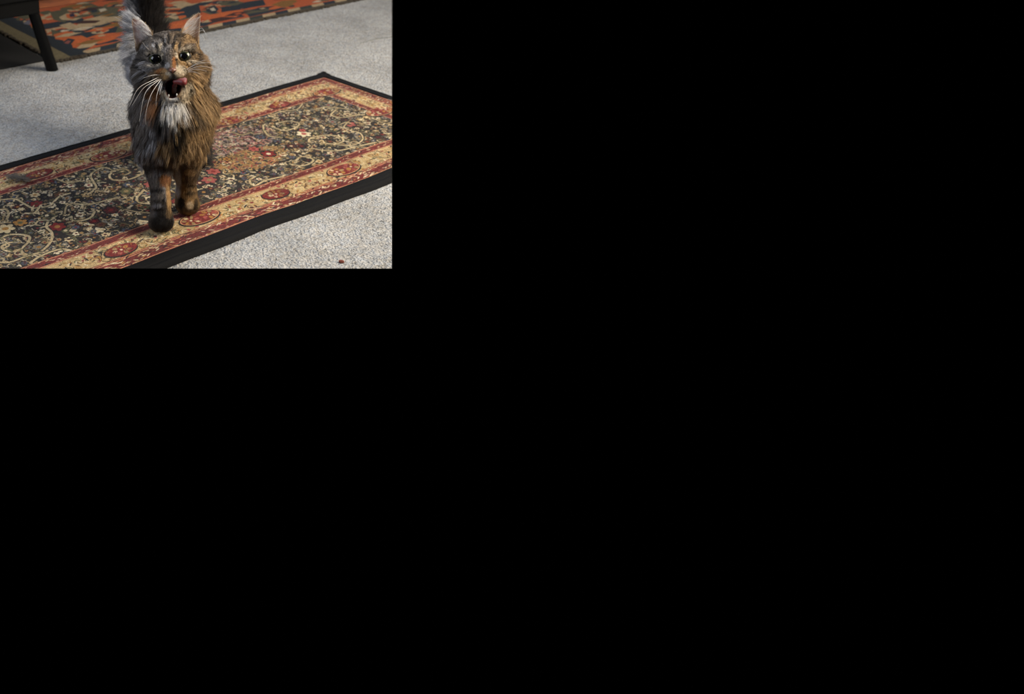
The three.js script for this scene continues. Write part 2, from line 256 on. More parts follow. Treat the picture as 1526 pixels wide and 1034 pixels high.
// ---------------------------------------------------------------- kilim at the back
{
  const K0 = G(86, 92.5), K1 = G(520, 3.5), a = K1.clone().sub(K0).normalize(), n = V(a.z, 0, -a.x); if (n.z > 0) n.negate();
  const KL = 2.1, KW = 1.15, W = 2048, Hh = Math.round(W * KW / KL), [c, g] = canvas(W, Hh);
  const inv = (u, v) => { const p = G(u, v, 0.004).sub(K0); return [p.dot(a) / KL * W, p.dot(n) / KW * Hh]; };
  const poly = (col, ...q) => { g.fillStyle = col; g.beginPath(); q.forEach(([u, v], i) => { const [x, y] = inv(u, v); i ? g.lineTo(x, y) : g.moveTo(x, y); }); g.fill(); };
  const O = '#a04a24', O2 = '#ac5426', N = '#172029', CR = '#a08a68', OL = '#4a4632', M = '#35160f', WH = '#b0a48c', OC = '#74501f';
  g.fillStyle = O; g.fillRect(0, 0, W, Hh);
  const mm = W / KL / 1000; for (const [y0, y1, q] of [[60, 105, N], [150, 235, OL], [300, 350, CR], [350, 420, N], [500, 590, OL], [640, 700, M], [800, 880, N]]) { g.fillStyle = q; for (let x = 130 * mm; x < W; x += 46 * mm) if (hash3(x | 0, y0, 2) > 0.3) { const e = hash3(x | 0, y1, 4) * 26 * mm; g.fillRect(x, y0 * mm + e * 0.5, 47 * mm, (y1 - y0) * mm - e); } }
  const stepDiamond = (x, y, r, cols) => cols.forEach((col, i) => { const q = r * (1 - i / cols.length); g.fillStyle = col; for (let k = 0; k < 5; k++) { const w = q * (1 - k / 5), h = q * 0.62 * (k + 1) / 5; g.fillRect(x - w, y - h, 2 * w, 2 * h); } });
  for (let j = 1; j < 5; j++) for (let i = 0; i < 9; i++) stepDiamond((i * 235 + (j % 2) * 118 + 60) * mm * 1.0, (j * 200 + 90) * mm, (i + j) % 3 ? 92 * mm : 120 * mm, [[OL, O2, N, CR], [N, CR, O2, M], [CR, O, N, WH]][(i + 2 * j) % 3]);
  // what the photo shows near the camera, left of the cat
  poly(OL, [74, 18], [98, 14], [110, 24], [96, 34], [80, 30]); poly(OL, [76, 44], [92, 48], [90, 62], [80, 62]);
  poly(CR, [88, 26], [100, 20], [116, 20], [124, 26], [112, 31], [92, 30]); poly(O2, [98, 22], [108, 20], [118, 25], [108, 29], [100, 27]); poly('#221a30', [103, 22], [110, 20], [112, 25], [105, 26]);
  poly(OL, [126, 14], [150, 10], [178, 12], [172, 24], [140, 24]); poly(N, [134, 16], [142, 13], [146, 18], [138, 20]); poly(WH, [147, 15], [156, 13], [160, 16], [150, 19]);
  poly(CR, [88, 38], [104, 34], [114, 38], [125, 30], [150, 24], [168, 21], [184, 22], [182, 30], [150, 36], [126, 42], [104, 45]);
  poly(M, [111, 36], [124, 31], [151, 31], [142, 35]);
  poly(N, [103, 46], [127, 46], [140, 38], [160, 33], [176, 40], [172, 50], [150, 55], [136, 60], [124, 54]); poly(CR, [132, 47], [140, 42], [156, 41], [163, 46], [152, 51], [138, 51]); poly(O, [148, 45], [156, 41], [162, 45], [154, 49]); poly(N, [142, 46], [148, 43], [150, 48], [144, 50]);
  poly(O2, [80, 52], [100, 47], [124, 55], [138, 61], [176, 52], [184, 56], [150, 66], [118, 68], [92, 80], [82, 80]);
  poly(N, [88, 68], [102, 58], [112, 60], [104, 69], [94, 73]); poly('#7a4038', [93, 67], [101, 61], [106, 62], [100, 69]);
  poly(CR, [112, 74], [122, 67], [146, 64], [138, 70], [122, 77]); poly(N, [100, 80], [114, 74], [136, 71], [120, 79], [104, 82]); poly(CR, [84, 83], [100, 81], [112, 80], [130, 76], [120, 82], [88, 85]);
  poly(CR, [140, 76], [150, 71], [168, 67], [182, 63], [176, 71], [150, 77]); poly('#2f3226', [128, 76], [146, 71], [168, 66], [180, 62], [182, 65], [150, 73], [132, 78]);
  poly(OC, [42, 42], [58, 36], [62, 46], [50, 52]); poly('#5b5a66', [34, 36], [44, 30], [46, 36], [38, 40]); poly(CR, [27, 38], [34, 36], [34, 40], [29, 40]); poly(OL, [18, 28], [30, 26], [30, 32], [22, 34]);
  // right of the cat
  poly(O2, [236, 44], [250, 36], [262, 36], [270, 32], [280, 36], [282, 46], [240, 52]); poly(N, [240, 50], [252, 44], [270, 42], [276, 46], [250, 54]); poly(CR, [250, 26], [258, 22], [268, 18], [276, 22], [262, 30]); poly(N, [264, 18], [276, 10], [296, 8], [300, 20], [284, 28], [272, 26]); poly(O2, [262, 20], [274, 18], [278, 26], [268, 30]);
  poly(CR, [256, 8], [276, 3], [286, 6], [270, 14]); poly(OL, [324, 4], [345, 1], [366, 5], [350, 9], [330, 9]); poly(N, [330, 11], [354, 8], [366, 4], [392, 0], [396, 8], [372, 12], [350, 17], [330, 19]); poly(N, [306, 12], [320, 8], [326, 14], [320, 22], [308, 18]); poly(WH, [311, 13], [318, 11], [322, 16], [316, 17]);
  poly(O2, [298, 24], [318, 22], [336, 18], [358, 15], [364, 20], [352, 26], [330, 28], [306, 32]); poly(OL, [362, 16], [386, 13], [404, 14], [392, 20], [366, 22]); poly(O2, [398, 10], [412, 4], [420, 8], [414, 14], [402, 15]); poly(M, [312, 30], [330, 26], [348, 26], [338, 31], [318, 35]); poly(CR, [300, 34], [310, 30], [314, 34], [306, 39]);
  poly(OC, [404, 8], [420, 2], [440, 0], [446, 6], [424, 12]); poly(O, [436, 6], [458, -2], [470, 0], [460, 8], [440, 11]); poly(N, [368, 22], [392, 18], [420, 12], [430, 13], [400, 20], [372, 26]);
  for (let i = 0; i < 240; i++) { const x = rr(140 * mm, W), y = rr(60 * mm, Hh), r = rr(14, 34) * mm, q = [CR, N, OL, O2, M, WH, OC][i % 7]; g.fillStyle = q; g.beginPath(); g.moveTo(x - r * 2.1, y); g.lineTo(x - r * 0.3, y - r * 0.7); g.lineTo(x + r * 2.1, y); g.lineTo(x, y + r * 0.7); g.fill(); if (i % 2) { g.fillStyle = [N, CR, O][i % 3]; g.fillRect(x - r * 0.4, y - r * 0.25, r * 0.8, r * 0.5); } }
  // near border: cream and navy slants along the selvedge
  const tab = 64 * mm, bh = 34 * mm;
  for (let x = 30 * mm, i = 0; x < W; x += tab, i++) { g.fillStyle = i % 2 ? CR : (i % 4 ? N : '#2a2f28'); g.beginPath(); g.moveTo(x, 10 * mm); g.lineTo(x + tab, 10 * mm); g.lineTo(x + tab * 1.35, bh + 8 * mm); g.lineTo(x + tab * 0.35, bh + 8 * mm); g.fill(); }
  g.fillStyle = '#4a4034'; g.fillRect(0, 0, W, 11 * mm);
  // left end: cream-olive plain band, navy stripe
  g.fillStyle = '#6d644a'; g.fillRect(0, 0, 52 * mm, Hh); g.fillStyle = '#17212a'; g.beginPath(); g.moveTo(52 * mm, 20 * mm); for (let y = 0; y < Hh; y += 60) { g.lineTo(118 * mm, y); g.lineTo(104 * mm, y + 30); } g.lineTo(52 * mm, Hh); g.fill();
  const id = g.getImageData(0, 0, W, Hh), dd = id.data;
  for (let y = 0; y < Hh; y++) for (let x = 0; x < W; x++) { const q = (y * W + x) * 4, e = 0.86 + 0.28 * hash3(x >> 2, y >> 1, 6); for (let i = 0; i < 3; i++) dd[q + i] = clamp(dd[q + i] * e, 0, 255); }
  g.putImageData(id, 0, 0);
  const t = new THREE.CanvasTexture(c); t.colorSpace = THREE.SRGBColorSpace; t.anisotropy = 8;
  const rug = thing('kilim_rug', 'orange, navy and cream geometric flat-woven rug lying behind the cat', 'rug', K0);
  const at = (i, j) => a.clone().multiplyScalar(i * KL).addScaledVector(n, j * KW).setY(0.005 + 0.002 * noise(i * 24, j * 14));
  mesh('woven_field', clipped(gridGeo(120, 60, at, (i, j) => [i, 1 - j]), K0), new THREE.MeshStandardMaterial({ map: t, bumpMap: weaveBump, bumpScale: 0.001, roughness: 0.95 }), rug);
  // knotted selvedge cords along the near long side and the left end
  const cordMat = new THREE.MeshStandardMaterial({ color: 0x4a4236, roughness: 1, bumpMap: weaveBump, bumpScale: 0.002 });
  const cord = (f, len) => { const parts = []; for (let s = 0; s < len; s += 0.011) { const e = new THREE.SphereGeometry(1, 7, 5); e.scale(rr(0.006, 0.009), rr(0.004, 0.007), rr(0.006, 0.013)); e.rotateY(rr(0, 3)); const q = f(s); e.translate(q.x + rr(-0.003, 0.003), 0.005, q.z + rr(-0.003, 0.003)); parts.push(e); } return clipped(mergeGeometries(parts), K0); };
  const fr = mesh('selvedge_cord', cord((s) => a.clone().multiplyScalar(s).addScaledVector(n, -0.006), KL), cordMat, rug); fr.userData.kind = 'stuff';
  const fr2 = mesh('selvedge_cord', cord((s) => n.clone().multiplyScalar(s).addScaledVector(a, -0.006), KW), cordMat, rug); fr2.userData.kind = 'stuff';
}

// ---------------------------------------------------------------- low bench at the upper left
{
  const foot = G(78, 104), yb = 0.19, c0 = G(60, 20, yb), far = G(0, 29.5, yb);
  const along = far.clone().sub(c0).normalize(), back = V(-along.z, 0, along.x); if (back.z > 0) back.negate();
  const bench = thing('low_bench', 'low black bench with an orange wooden rail, standing beside the geometric rug', 'bench', V(c0.x, 0, c0.z));
  const black = new THREE.MeshPhysicalMaterial({ color: 0x040404, roughness: 0.5, specularIntensity: 0.3 });
  const grain = dataTex(256, (x, y) => { const q = tileNoise(x * 0.25, y * 5 % 256, 256, 32, 4) * 0.6 + tileNoise(x, y, 256, 12, 5) * 0.4; return [96 + q * 54, 46 + q * 34, 18 + q * 18]; }, true);
  const wood = new THREE.MeshPhysicalMaterial({ map: grain, roughness: 0.5, clearcoat: 0.15 });
  const turn = Math.atan2(-along.z, along.x);
  const L = 1.3, D = 0.62, hA = 0.045;
  const box = (l, h, d, u, y, w, m, name) => { const g = new RoundedBoxGeometry(l, h, d, 3, 0.004), o = mesh(name, g, m, bench); o.position.copy(along).multiplyScalar(u).addScaledVector(back, w).setY(y); o.rotation.y = turn; return o; };
  box(L, hA, 0.022, L / 2, yb + hA / 2, 0.011, black, 'front_rail');
  box(L, hA, 0.022, L / 2, yb + hA / 2, D - 0.011, black, 'rear_rail');
  for (const w of [0.03, D - 0.03]) box(0.22, 0.034, 0.022, -0.115, yb + 0.024, w, wood, 'wooden_rail');
  box(0.022, hA, D - 0.05, 0.011, yb + hA / 2, D / 2, black, 'side_rail'); box(0.022, hA, D - 0.05, L - 0.02, yb + hA / 2, D / 2, black, 'side_rail');
  box(L + 0.2, 0.035, D + 0.03, (L - 0.2) / 2, yb + hA + 0.0175, D / 2, black, 'seat_board');
  const splay = foot.clone().setY(0).sub(V(c0.x, 0, c0.z));
  for (const [u, w, su, sw] of [[0.012, 0.02, 1, 1], [L - 0.03, 0.02, -1, 1], [0.012, D - 0.02, 1, -1], [L - 0.03, D - 0.02, -1, -1]]) {
    const g = new THREE.CylinderGeometry(0.0165, 0.0185, yb + 0.01, 24, 6, false), p = g.attributes.position, sx = splay.dot(along) - 0.012, sz = splay.dot(back) - 0.02;
    g.translate(0, (yb + 0.01) / 2, 0);
    for (let i = 0; i < p.count; i++) { const k = 1 - p.getY(i) / yb; const d = along.clone().multiplyScalar(su * sx * k).addScaledVector(back, sw * sz * k); p.setXYZ(i, p.getX(i) + d.x, p.getY(i), p.getZ(i) + d.z); }
    g.computeVertexNormals();
    const leg = mesh('leg', g, black, bench); leg.position.copy(along).multiplyScalar(u).addScaledVector(back, w);
  }
}

// ---------------------------------------------------------------- small things on the floor
{
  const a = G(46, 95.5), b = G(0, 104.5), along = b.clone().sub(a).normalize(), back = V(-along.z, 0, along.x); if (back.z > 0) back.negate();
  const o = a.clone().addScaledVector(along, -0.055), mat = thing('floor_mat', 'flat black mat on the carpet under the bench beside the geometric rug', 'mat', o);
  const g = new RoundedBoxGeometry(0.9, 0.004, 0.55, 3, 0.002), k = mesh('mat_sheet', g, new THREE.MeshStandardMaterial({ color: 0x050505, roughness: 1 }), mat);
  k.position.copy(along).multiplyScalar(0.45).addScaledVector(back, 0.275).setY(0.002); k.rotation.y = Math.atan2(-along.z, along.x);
}
{
  const at = G(29, 268, 0.012), fluff = thing('fur_clump', 'small wispy clump of shed grey fur lying on the runner rug', 'fur', at), parts = [];
  for (let i = 0; i < 260; i++) { const q = V(rr(-1, 1), rr(0, 1), rr(-1, 1)), p0 = V(q.x * 0.022, 0.001 + q.y * 0.007, q.z * 0.007 + q.x * 0.008), p1 = p0.clone().add(V(rr(-0.012, 0.012), rr(-0.002, 0.005), rr(-0.008, 0.008))), p2 = p1.clone().add(V(rr(-0.01, 0.01), rr(-0.004, 0.002), rr(-0.008, 0.008))); parts.push(new THREE.TubeGeometry(new THREE.CatmullRomCurve3([p0, p1, p2]), 4, 0.00035, 3)); }
  const h = mesh('hairs', mergeGeometries(parts), new THREE.MeshStandardMaterial({ color: 0x6d6862, roughness: 0.9 }), fluff); h.userData.kind = 'stuff';
}
{
  const g = new THREE.IcosahedronGeometry(1, 2), p = g.attributes.position; for (let i = 0; i < p.count; i++) { const f = 0.75 + 0.5 * noise(p.getX(i) * 2 + 5, p.getY(i) * 2, p.getZ(i) * 2); p.setXYZ(i, p.getX(i) * f * 0.0055, p.getY(i) * f * 0.0028, p.getZ(i) * f * 0.004); } g.computeVertexNormals();
  const c = mesh('crumb', g, new THREE.MeshStandardMaterial({ color: 0x6a3526, roughness: 0.9 })); c.position.copy(G(509, 391)).setY(0.002); c.userData = { label: 'tiny reddish brown crumb on the pale carpet before the runner', category: 'crumb' };
}

// ---------------------------------------------------------------- cat
{
  const BASE = G(262, 322), col = (r, g, b) => new THREE.Color(r, g, b);
  const cat = thing('cat', 'long-haired brown tabby cat with a white bib, licking its lips, walking on the runner rug', 'cat', BASE);
  const place = (p) => toWorld(p).sub(BASE);
  // -- a smooth field of tapered bones, meshed as one skin
  const ball = (u, v, d, r) => ({ a: C(u, v, d), b: C(u, v, d), ra: r, rb: r });
  const bone = (u, v, d, r, u2, v2, d2, r2) => ({ a: C(u, v, d), b: C(u2, v2, d2), ra: r, rb: r2 });
  const dist = (p, q) => {
    const ax = q.a.x, ay = q.a.y, az = q.a.z, bx = q.b.x - ax, by = q.b.y - ay, bz = q.b.z - az, L = bx * bx + by * by + bz * bz;
    const px = p.x - ax, py = p.y - ay, pz = p.z - az, t = L < 1e-9 ? 0 : clamp((px * bx + py * by + pz * bz) / L, 0, 1);
    return Math.hypot(px - bx * t, py - by * t, pz - bz * t) - lerp(q.ra, q.rb, t);
  };
  const union = (p, list, k) => { let s = 0; let m = 1e9; for (const q of list) { const e = dist(p, q); if (e < m + k * 6) { if (e < m) { s = s * Math.exp((e - m) / k) + 1; m = e; } else s += Math.exp((m - e) / k); } } return m - k * Math.log(s); };
  function skin(field, lo, hi, h) {                              // surface nets
    const n = [0, 1, 2].map((i) => Math.ceil((hi.getComponent(i) - lo.getComponent(i)) / h) + 1), [nx, ny, nz] = n, D = new Float32Array(nx * ny * nz), id = new Int32Array(nx * ny * nz).fill(-1), p = V(0, 0, 0), at = (i, j, k) => i + nx * (j + ny * k);
    for (let k = 0; k < nz; k++) for (let j = 0; j < ny; j++) for (let i = 0; i < nx; i++) D[at(i, j, k)] = field(p.set(lo.x + i * h, lo.y + j * h, lo.z + k * h));
    const pos = [], ix = [];
    for (let k = 0; k + 1 < nz; k++) for (let j = 0; j + 1 < ny; j++) for (let i = 0; i + 1 < nx; i++) {
      let c = 0, x = 0, y = 0, z = 0;
      const edge = (i0, j0, k0, i1, j1, k1) => { const a = D[at(i + i0, j + j0, k + k0)], b = D[at(i + i1, j + j1, k + k1)]; if ((a < 0) !== (b < 0)) { const t = a / (a - b); x += i0 + (i1 - i0) * t; y += j0 + (j1 - j0) * t; z += k0 + (k1 - k0) * t; c++; } };
      for (const [s, t] of [[0, 0], [0, 1], [1, 0], [1, 1]]) { edge(0, s, t, 1, s, t); edge(s, 0, t, s, 1, t); edge(s, t, 0, s, t, 1); }
      if (c) { id[at(i, j, k)] = pos.length / 3; pos.push(lo.x + (i + x / c) * h, lo.y + (j + y / c) * h, lo.z + (k + z / c) * h); }
    }
    const quad = (a, b, c, d, flip) => { if (a < 0 || b < 0 || c < 0 || d < 0) return; flip ? ix.push(a, b, c, a, c, d) : ix.push(a, c, b, a, d, c); };
    for (let k = 1; k + 1 < nz; k++) for (let j = 1; j + 1 < ny; j++) for (let i = 1; i + 1 < nx; i++) {
      const s = D[at(i, j, k)] < 0;
      if (s !== D[at(i + 1, j, k)] < 0) quad(id[at(i, j - 1, k - 1)], id[at(i, j, k - 1)], id[at(i, j, k)], id[at(i, j - 1, k)], s);
      if (s !== D[at(i, j + 1, k)] < 0) quad(id[at(i - 1, j, k - 1)], id[at(i - 1, j, k)], id[at(i, j, k)], id[at(i, j, k - 1)], s);
      if (s !== D[at(i, j, k + 1)] < 0) quad(id[at(i - 1, j - 1, k)], id[at(i, j - 1, k)], id[at(i, j, k)], id[at(i - 1, j, k)], s);
    }
    const g = new THREE.BufferGeometry(); g.setAttribute('position', new THREE.Float32BufferAttribute(pos, 3)); g.setIndex(ix); g.computeVertexNormals();
    return g;
  }
  const box = (list, pad) => { const lo = V(1e9, 1e9, 1e9), hi = V(-1e9, -1e9, -1e9); for (const q of list) for (const [c, r] of [[q.a, q.ra], [q.b, q.rb]]) { lo.min(c.clone().addScalar(-r - pad)); hi.max(c.clone().addScalar(r + pad)); } return [lo, hi]; };
  // -- skeleton, read off the photo in pixels, with distances in metres from the lens
  const headBones = [
    ball(252, 82, 1.412, 0.039), ball(236, 82, 1.405, 0.032), ball(269, 79, 1.405, 0.032),
    ball(221, 106, 1.402, 0.026), ball(287, 101, 1.402, 0.026), ball(236, 112, 1.392, 0.022), ball(278, 110, 1.392, 0.022),
    bone(253, 82, 1.372, 0.013, 256, 100, 1.353, 0.0095), bone(256, 100, 1.353, 0.0095, 257, 106, 1.345, 0.006),
    bone(250, 110.5, 1.352, 0.0085, 243, 113, 1.36, 0.009), bone(264.5, 109, 1.352, 0.0088, 273, 110, 1.36, 0.009), bone(252.5, 112.5, 1.3515, 0.0075, 246, 118, 1.359, 0.0078), bone(263, 112, 1.3515, 0.007, 269, 115, 1.356, 0.0065),
    bone(223, 78.5, 1.373, 0.006, 241, 78, 1.37, 0.006), bone(222, 98.5, 1.373, 0.006, 240, 99.5, 1.369, 0.006),
    bone(264, 77, 1.370, 0.006, 286, 73, 1.373, 0.006), bone(266, 95.5, 1.369, 0.006, 286, 93, 1.373, 0.006),
    bone(243, 127, 1.378, 0.0085, 254, 145.5, 1.363, 0.0046), bone(254, 145.5, 1.363, 0.0046, 264, 145.5, 1.363, 0.0048), bone(264, 145.5, 1.363, 0.0048, 280, 126, 1.374, 0.0092),
    bone(259, 136, 1.396, 0.014, 258, 128, 1.43, 0.03),
    bone(255, 110, 1.43, 0.045, 258, 150, 1.47, 0.055),
  ];
  const MOUTH = { c: C(257.5, 132.5, 1.352), r: V(0.0136, 0.0160, 0.034), w: -0.2 };
  const mouth = (p) => { const x0 = p.x - MOUTH.c.x, y0 = p.y - MOUTH.c.y, z = (p.z - MOUTH.c.z) / MOUTH.r.z, c = Math.cos(MOUTH.w), s = Math.sin(MOUTH.w), x = (c * x0 + s * y0), y = (-s * x0 + c * y0), wx = MOUTH.r.x * (1 + 0.18 * clamp(y / MOUTH.r.y, -1, 1)); return (Math.hypot(x / wx, y / MOUTH.r.y, z) - 1) * 0.016; };
  const EYES = [{ c: C(232, 88.5, 1.3725), r: 0.0128 }, { c: C(274.5, 84.5, 1.3725), r: 0.0128 }];
  const headField = (p) => { let e = union(p, headBones, 0.0042); e = Math.max(e, -mouth(p)); for (const q of EYES) e = Math.max(e, q.r * 0.97 - Math.hypot(p.x - q.c.x, p.y - q.c.y, p.z - q.c.z)); return e; };
  const gd = (u, v, h) => { const p = G(u, v, h); return cT * -p.z + sT * (EYE - p.y); };   // distance of a point at that height above the floor
  const fL = gd(240, 331, 0.0268), fR = gd(279, 305, 0.0258), hR = gd(298, 243, 0.0255), hL = gd(229, 238, 0.0255);
  const bodyBones = [
    bone(257, 122, 1.47, 0.054, 258, 160, 1.47, 0.054), bone(258, 160, 1.47, 0.054, 256, 200, 1.49, 0.050),
    bone(233, 162, 1.49, 0.038, 237, 212, 1.50, 0.033), bone(286, 162, 1.49, 0.038, 278, 208, 1.52, 0.031),
    bone(234, 215, 1.50, 0.034, 237, 255, 1.53, 0.0195), bone(237, 255, 1.53, 0.0195, 239.5, 300, fL - 0.010, 0.0128), bone(239.5, 300, fL - 0.010, 0.0128, 240.5, 325, fL - 0.002, 0.014),
    bone(278, 212, 1.52, 0.030, 277.5, 252, 1.57, 0.0205), bone(277.5, 252, 1.57, 0.0205, 277.5, 288, fR - 0.006, 0.014), bone(277.5, 288, fR - 0.006, 0.014, 279, 303, fR, 0.0142),
    ...[[-9.5, 332], [-3.4, 335], [3.8, 335], [9.8, 332]].map(([e, v]) => bone(240 + e * 0.7, v - 5, fL - 0.004, 0.009, 240 + e, v, fL - 0.009, 0.0078)),
    ...[[-8.6, 306], [-3, 309], [3.6, 309], [9, 306.5]].map(([e, v]) => bone(279 + e * 0.7, v - 5, fR - 0.004, 0.0085, 280 + e, v, fR - 0.009, 0.0075)),
    bone(257, 190, 1.53, 0.062, 256, 152, 1.68, 0.068), bone(256, 152, 1.68, 0.068, 250, 128, 1.82, 0.062),
    bone(246, 120, 1.84, 0.05, 222, 90, 1.88, 0.026),
    bone(270, 150, 1.80, 0.05, 290, 205, 1.82, 0.026), bone(290, 205, 1.82, 0.026, 297, 232, hR + 0.03, 0.014), bone(297, 232, hR + 0.03, 0.014, 298, 243, hR, 0.0145),
    bone(236, 150, 1.82, 0.045, 230, 200, 1.84, 0.024), bone(230, 200, 1.84, 0.024, 229, 228, hL + 0.03, 0.014), bone(229, 228, hL + 0.03, 0.014, 229, 238, hL, 0.0145),
    bone(222, 90, 1.88, 0.026, 219, 50, 1.90, 0.019), bone(219, 50, 1.90, 0.019, 216, 0, 1.90, 0.016), bone(216, 0, 1.90, 0.016, 205, -60, 1.90, 0.012), bone(205, -60, 1.90, 0.012, 182, -100, 1.91, 0.008),
  ];
  const bodyField = (p) => union(p, bodyBones, 0.006);
  // -- coat colours (cat's own front view, in units of about 1.15 mm)
  const B = { black: col(0.018, 0.015, 0.013), dark: col(0.06, 0.05, 0.043), grey: col(0.20, 0.172, 0.145), silver: col(0.55, 0.55, 0.57), tawny: col(0.33, 0.21, 0.10), gold: col(0.60, 0.38, 0.17), ginger: col(0.50, 0.21, 0.065), cream: col(0.80, 0.68, 0.50), white: col(0.92, 0.89, 0.83), brown: col(0.19, 0.12, 0.065) };
  const headMarks = [                                            // [x, y, half width, half height, colour, strength, turn]
    [228, 128, 26, 24, 'dark', 0.6], [212, 112, 12, 18, 'grey', 0.7], [228, 137, 11, 13, 'ginger', 0.65], [214, 142, 9, 14, 'dark', 0.7],
    [287, 130, 22, 30, 'tawny', 0.8], [298, 112, 12, 20, 'tawny', 0.8], [276, 100, 10, 8, 'gold', 0.8], [270, 108, 8, 8, 'cream', 0.95], [300, 88, 8, 12, 'brown', 0.7],
    [243, 113, 12, 9, 'tawny', 0.9, 0.5], [241, 108, 9, 5, 'ginger', 0.85], [229, 109, 7, 6, 'tawny', 0.6], [246.5, 110, 6, 5, 'gold', 0.9], [251.5, 113, 4, 4, 'cream', 0.95], [266, 108, 6.5, 9, 'cream', 0.98, -0.2], [248, 117, 5, 3, 'gold', 0.9, -0.5],
    [241, 110.5, 5, 0.9, 'black', 0.9, 0.1], [238, 113.5, 5, 0.9, 'black', 0.9, 0.05], [273, 103.5, 4, 0.9, 'black', 0.85, -0.35], [276, 106, 4, 0.9, 'black', 0.85, -0.35],
    [252, 93, 5, 9, 'grey', 0.85], [260.3, 97, 3, 9.5, 'ginger', 0.9, -0.08], [251, 100, 3.4, 5, 'silver', 0.5], [246, 96, 3, 6, 'dark', 0.8, 0.3], [244, 95.5, 3.2, 4, 'black', 0.97, 0.3], [263, 91.5, 2.2, 2.2, 'black', 0.95], [264.5, 98, 1.6, 5, 'black', 0.7, -0.2],
    [255, 106, 5.5, 2.2, 'dark', 0.6],
    [232, 80, 12, 3, 'cream', 0.5], [231, 98, 11, 2.2, 'cream', 0.5], [243, 85, 2.3, 6, 'cream', 0.8, 0.4], [263, 84, 2.2, 4, 'cream', 0.95, -0.2], [276, 76, 12, 2.8, 'cream', 0.7, -0.12], [288, 86, 8, 8, 'tawny', 0.6], [285, 95, 9, 3, 'cream', 0.5],
    [241, 72, 3.2, 6, 'cream', 0.8, -0.12], [263.5, 71, 2.8, 5.5, 'gold', 0.95, 0.1], [236, 72, 2.5, 8, 'black', 0.97, -0.2], [246.5, 66, 2.8, 9, 'black', 0.97, -0.25], [259.5, 69, 2.4, 8, 'black', 0.95, 0.15], [268.5, 71, 2.3, 7, 'black', 0.92, 0.2], [252.5, 60, 2.2, 10, 'black', 0.95], [235, 56, 8, 4, 'black', 0.7, 0.3], [270, 54, 8, 4, 'black', 0.7, -0.3], [243, 58, 2.5, 5, 'black', 0.6], [262, 58, 2.4, 6, 'black', 0.7], [231, 72, 1.8, 6, 'silver', 0.7, -0.3], [248, 60, 1.3, 6, 'silver', 0.6],
    [214, 90, 9, 1.7, 'black', 0.9, 0.1], [213, 103, 10, 1.9, 'black', 0.8, 0.55], [222, 103, 8, 1.6, 'silver', 0.35, 0.3], [207, 96, 3, 8, 'black', 0.6], [294, 82, 7, 1.5, 'black', 0.85, 0.5], [298, 92, 1.8, 8, 'black', 0.7, -0.2], [290, 99, 7, 1.5, 'brown', 0.6, -0.1],
    [247, 146, 5, 14, 'cream', 0.9, -0.5], [259, 150, 13, 4.5, 'white', 0.97], [277, 139, 6.5, 14, 'cream', 0.98, 0.35], [240, 128, 3, 8, 'white', 0.75, 0.2],
  ];
  const bodyMarks = [
    [220, 185, 32, 60, 'grey', 0.6], [292, 165, 30, 40, 'tawny', 0.85], [300, 150, 14, 40, 'tawny', 0.7], [282, 205, 24, 30, 'tawny', 0.65], [256, 214, 16, 26, 'brown', 0.7], [265, 198, 7, 24, 'black', 0.95], [246, 210, 8, 16, 'gold', 0.65], [272, 214, 6, 16, 'tawny', 0.7], [238, 188, 11, 9, 'silver', 0.5, 0.4], [228, 212, 9, 9, 'silver', 0.45, 0.4],
    [236, 150, 9, 18, 'ginger', 0.7], [243, 172, 6, 20, 'black', 0.92, 0.12], [240, 196, 14, 5, 'black', 0.7, 0.3], [286, 172, 14, 9, 'black', 0.75, -0.5], [280, 152, 5, 14, 'black', 0.6, -0.4], [296, 205, 12, 6, 'brown', 0.7, -0.4], [215, 205, 10, 6, 'dark', 0.7, 0.4], [222, 228, 12, 5, 'dark', 0.7, 0.3], [300, 172, 9, 4, 'dark', 0.5],
    [240, 247, 22, 10, 'black', 0.6], [279, 243, 18, 9, 'dark', 0.5], [244, 268, 10, 10, 'ginger', 0.8], [249.5, 294, 4.5, 22, 'gold', 0.95, -0.08], [232, 285, 8, 26, 'dark', 0.7], [230, 272, 7, 9, 'grey', 0.8], [233, 294, 7, 14, 'grey', 0.6], [234, 284, 10, 3, 'black', 0.85], [236, 299, 9, 2.5, 'black', 0.85], [236, 312, 9, 2.5, 'black', 0.8], [235, 306, 8, 2.5, 'silver', 0.45],
    [240, 334, 18, 16, 'black', 0.97], [250, 318, 5, 9, 'tawny', 0.5], [285, 262, 8, 18, 'brown', 0.7], [282, 254, 9, 5, 'gold', 0.5], [265.5, 270, 4.8, 24, 'silver', 0.98, -0.04], [284, 276, 9, 2.4, 'black', 0.7], [283, 288, 9, 2.4, 'black', 0.7], [281, 306, 10, 12, 'dark', 0.8], [282, 303, 7, 9, 'gold', 0.95], [282, 306, 5, 6, 'cream', 0.8], [270, 302, 5, 10, 'black', 0.95], [291, 306, 3, 9, 'black', 0.8],
  ];
  const bib = [[260, 151, 11, 8, 'cream', 0.98], [257, 160, 9, 12, 'white', 0.97, 0.1], [268, 158, 8, 13, 'white', 0.9, -0.35], [249, 161, 5, 9, 'white', 0.8, 0.25], [261.5, 172, 2.2, 9, 'white', 0.9, -0.1], [264, 186, 1.4, 10, 'cream', 0.7]];
  const tmp = col(0, 0, 0);
  const mark = (c, X, Y, list) => { for (const [x, y, a, b, name, s, w = 0] of list) { const dx = X - x, dy = Y - y, cw = Math.cos(w), sw = Math.sin(w), q = Math.hypot((cw * dx + sw * dy) / a, (-sw * dx + cw * dy) / b); if (q < 1.25) c.lerp(B[name], s * (1 - sst(q, 0.65, 1.25))); } return c; };
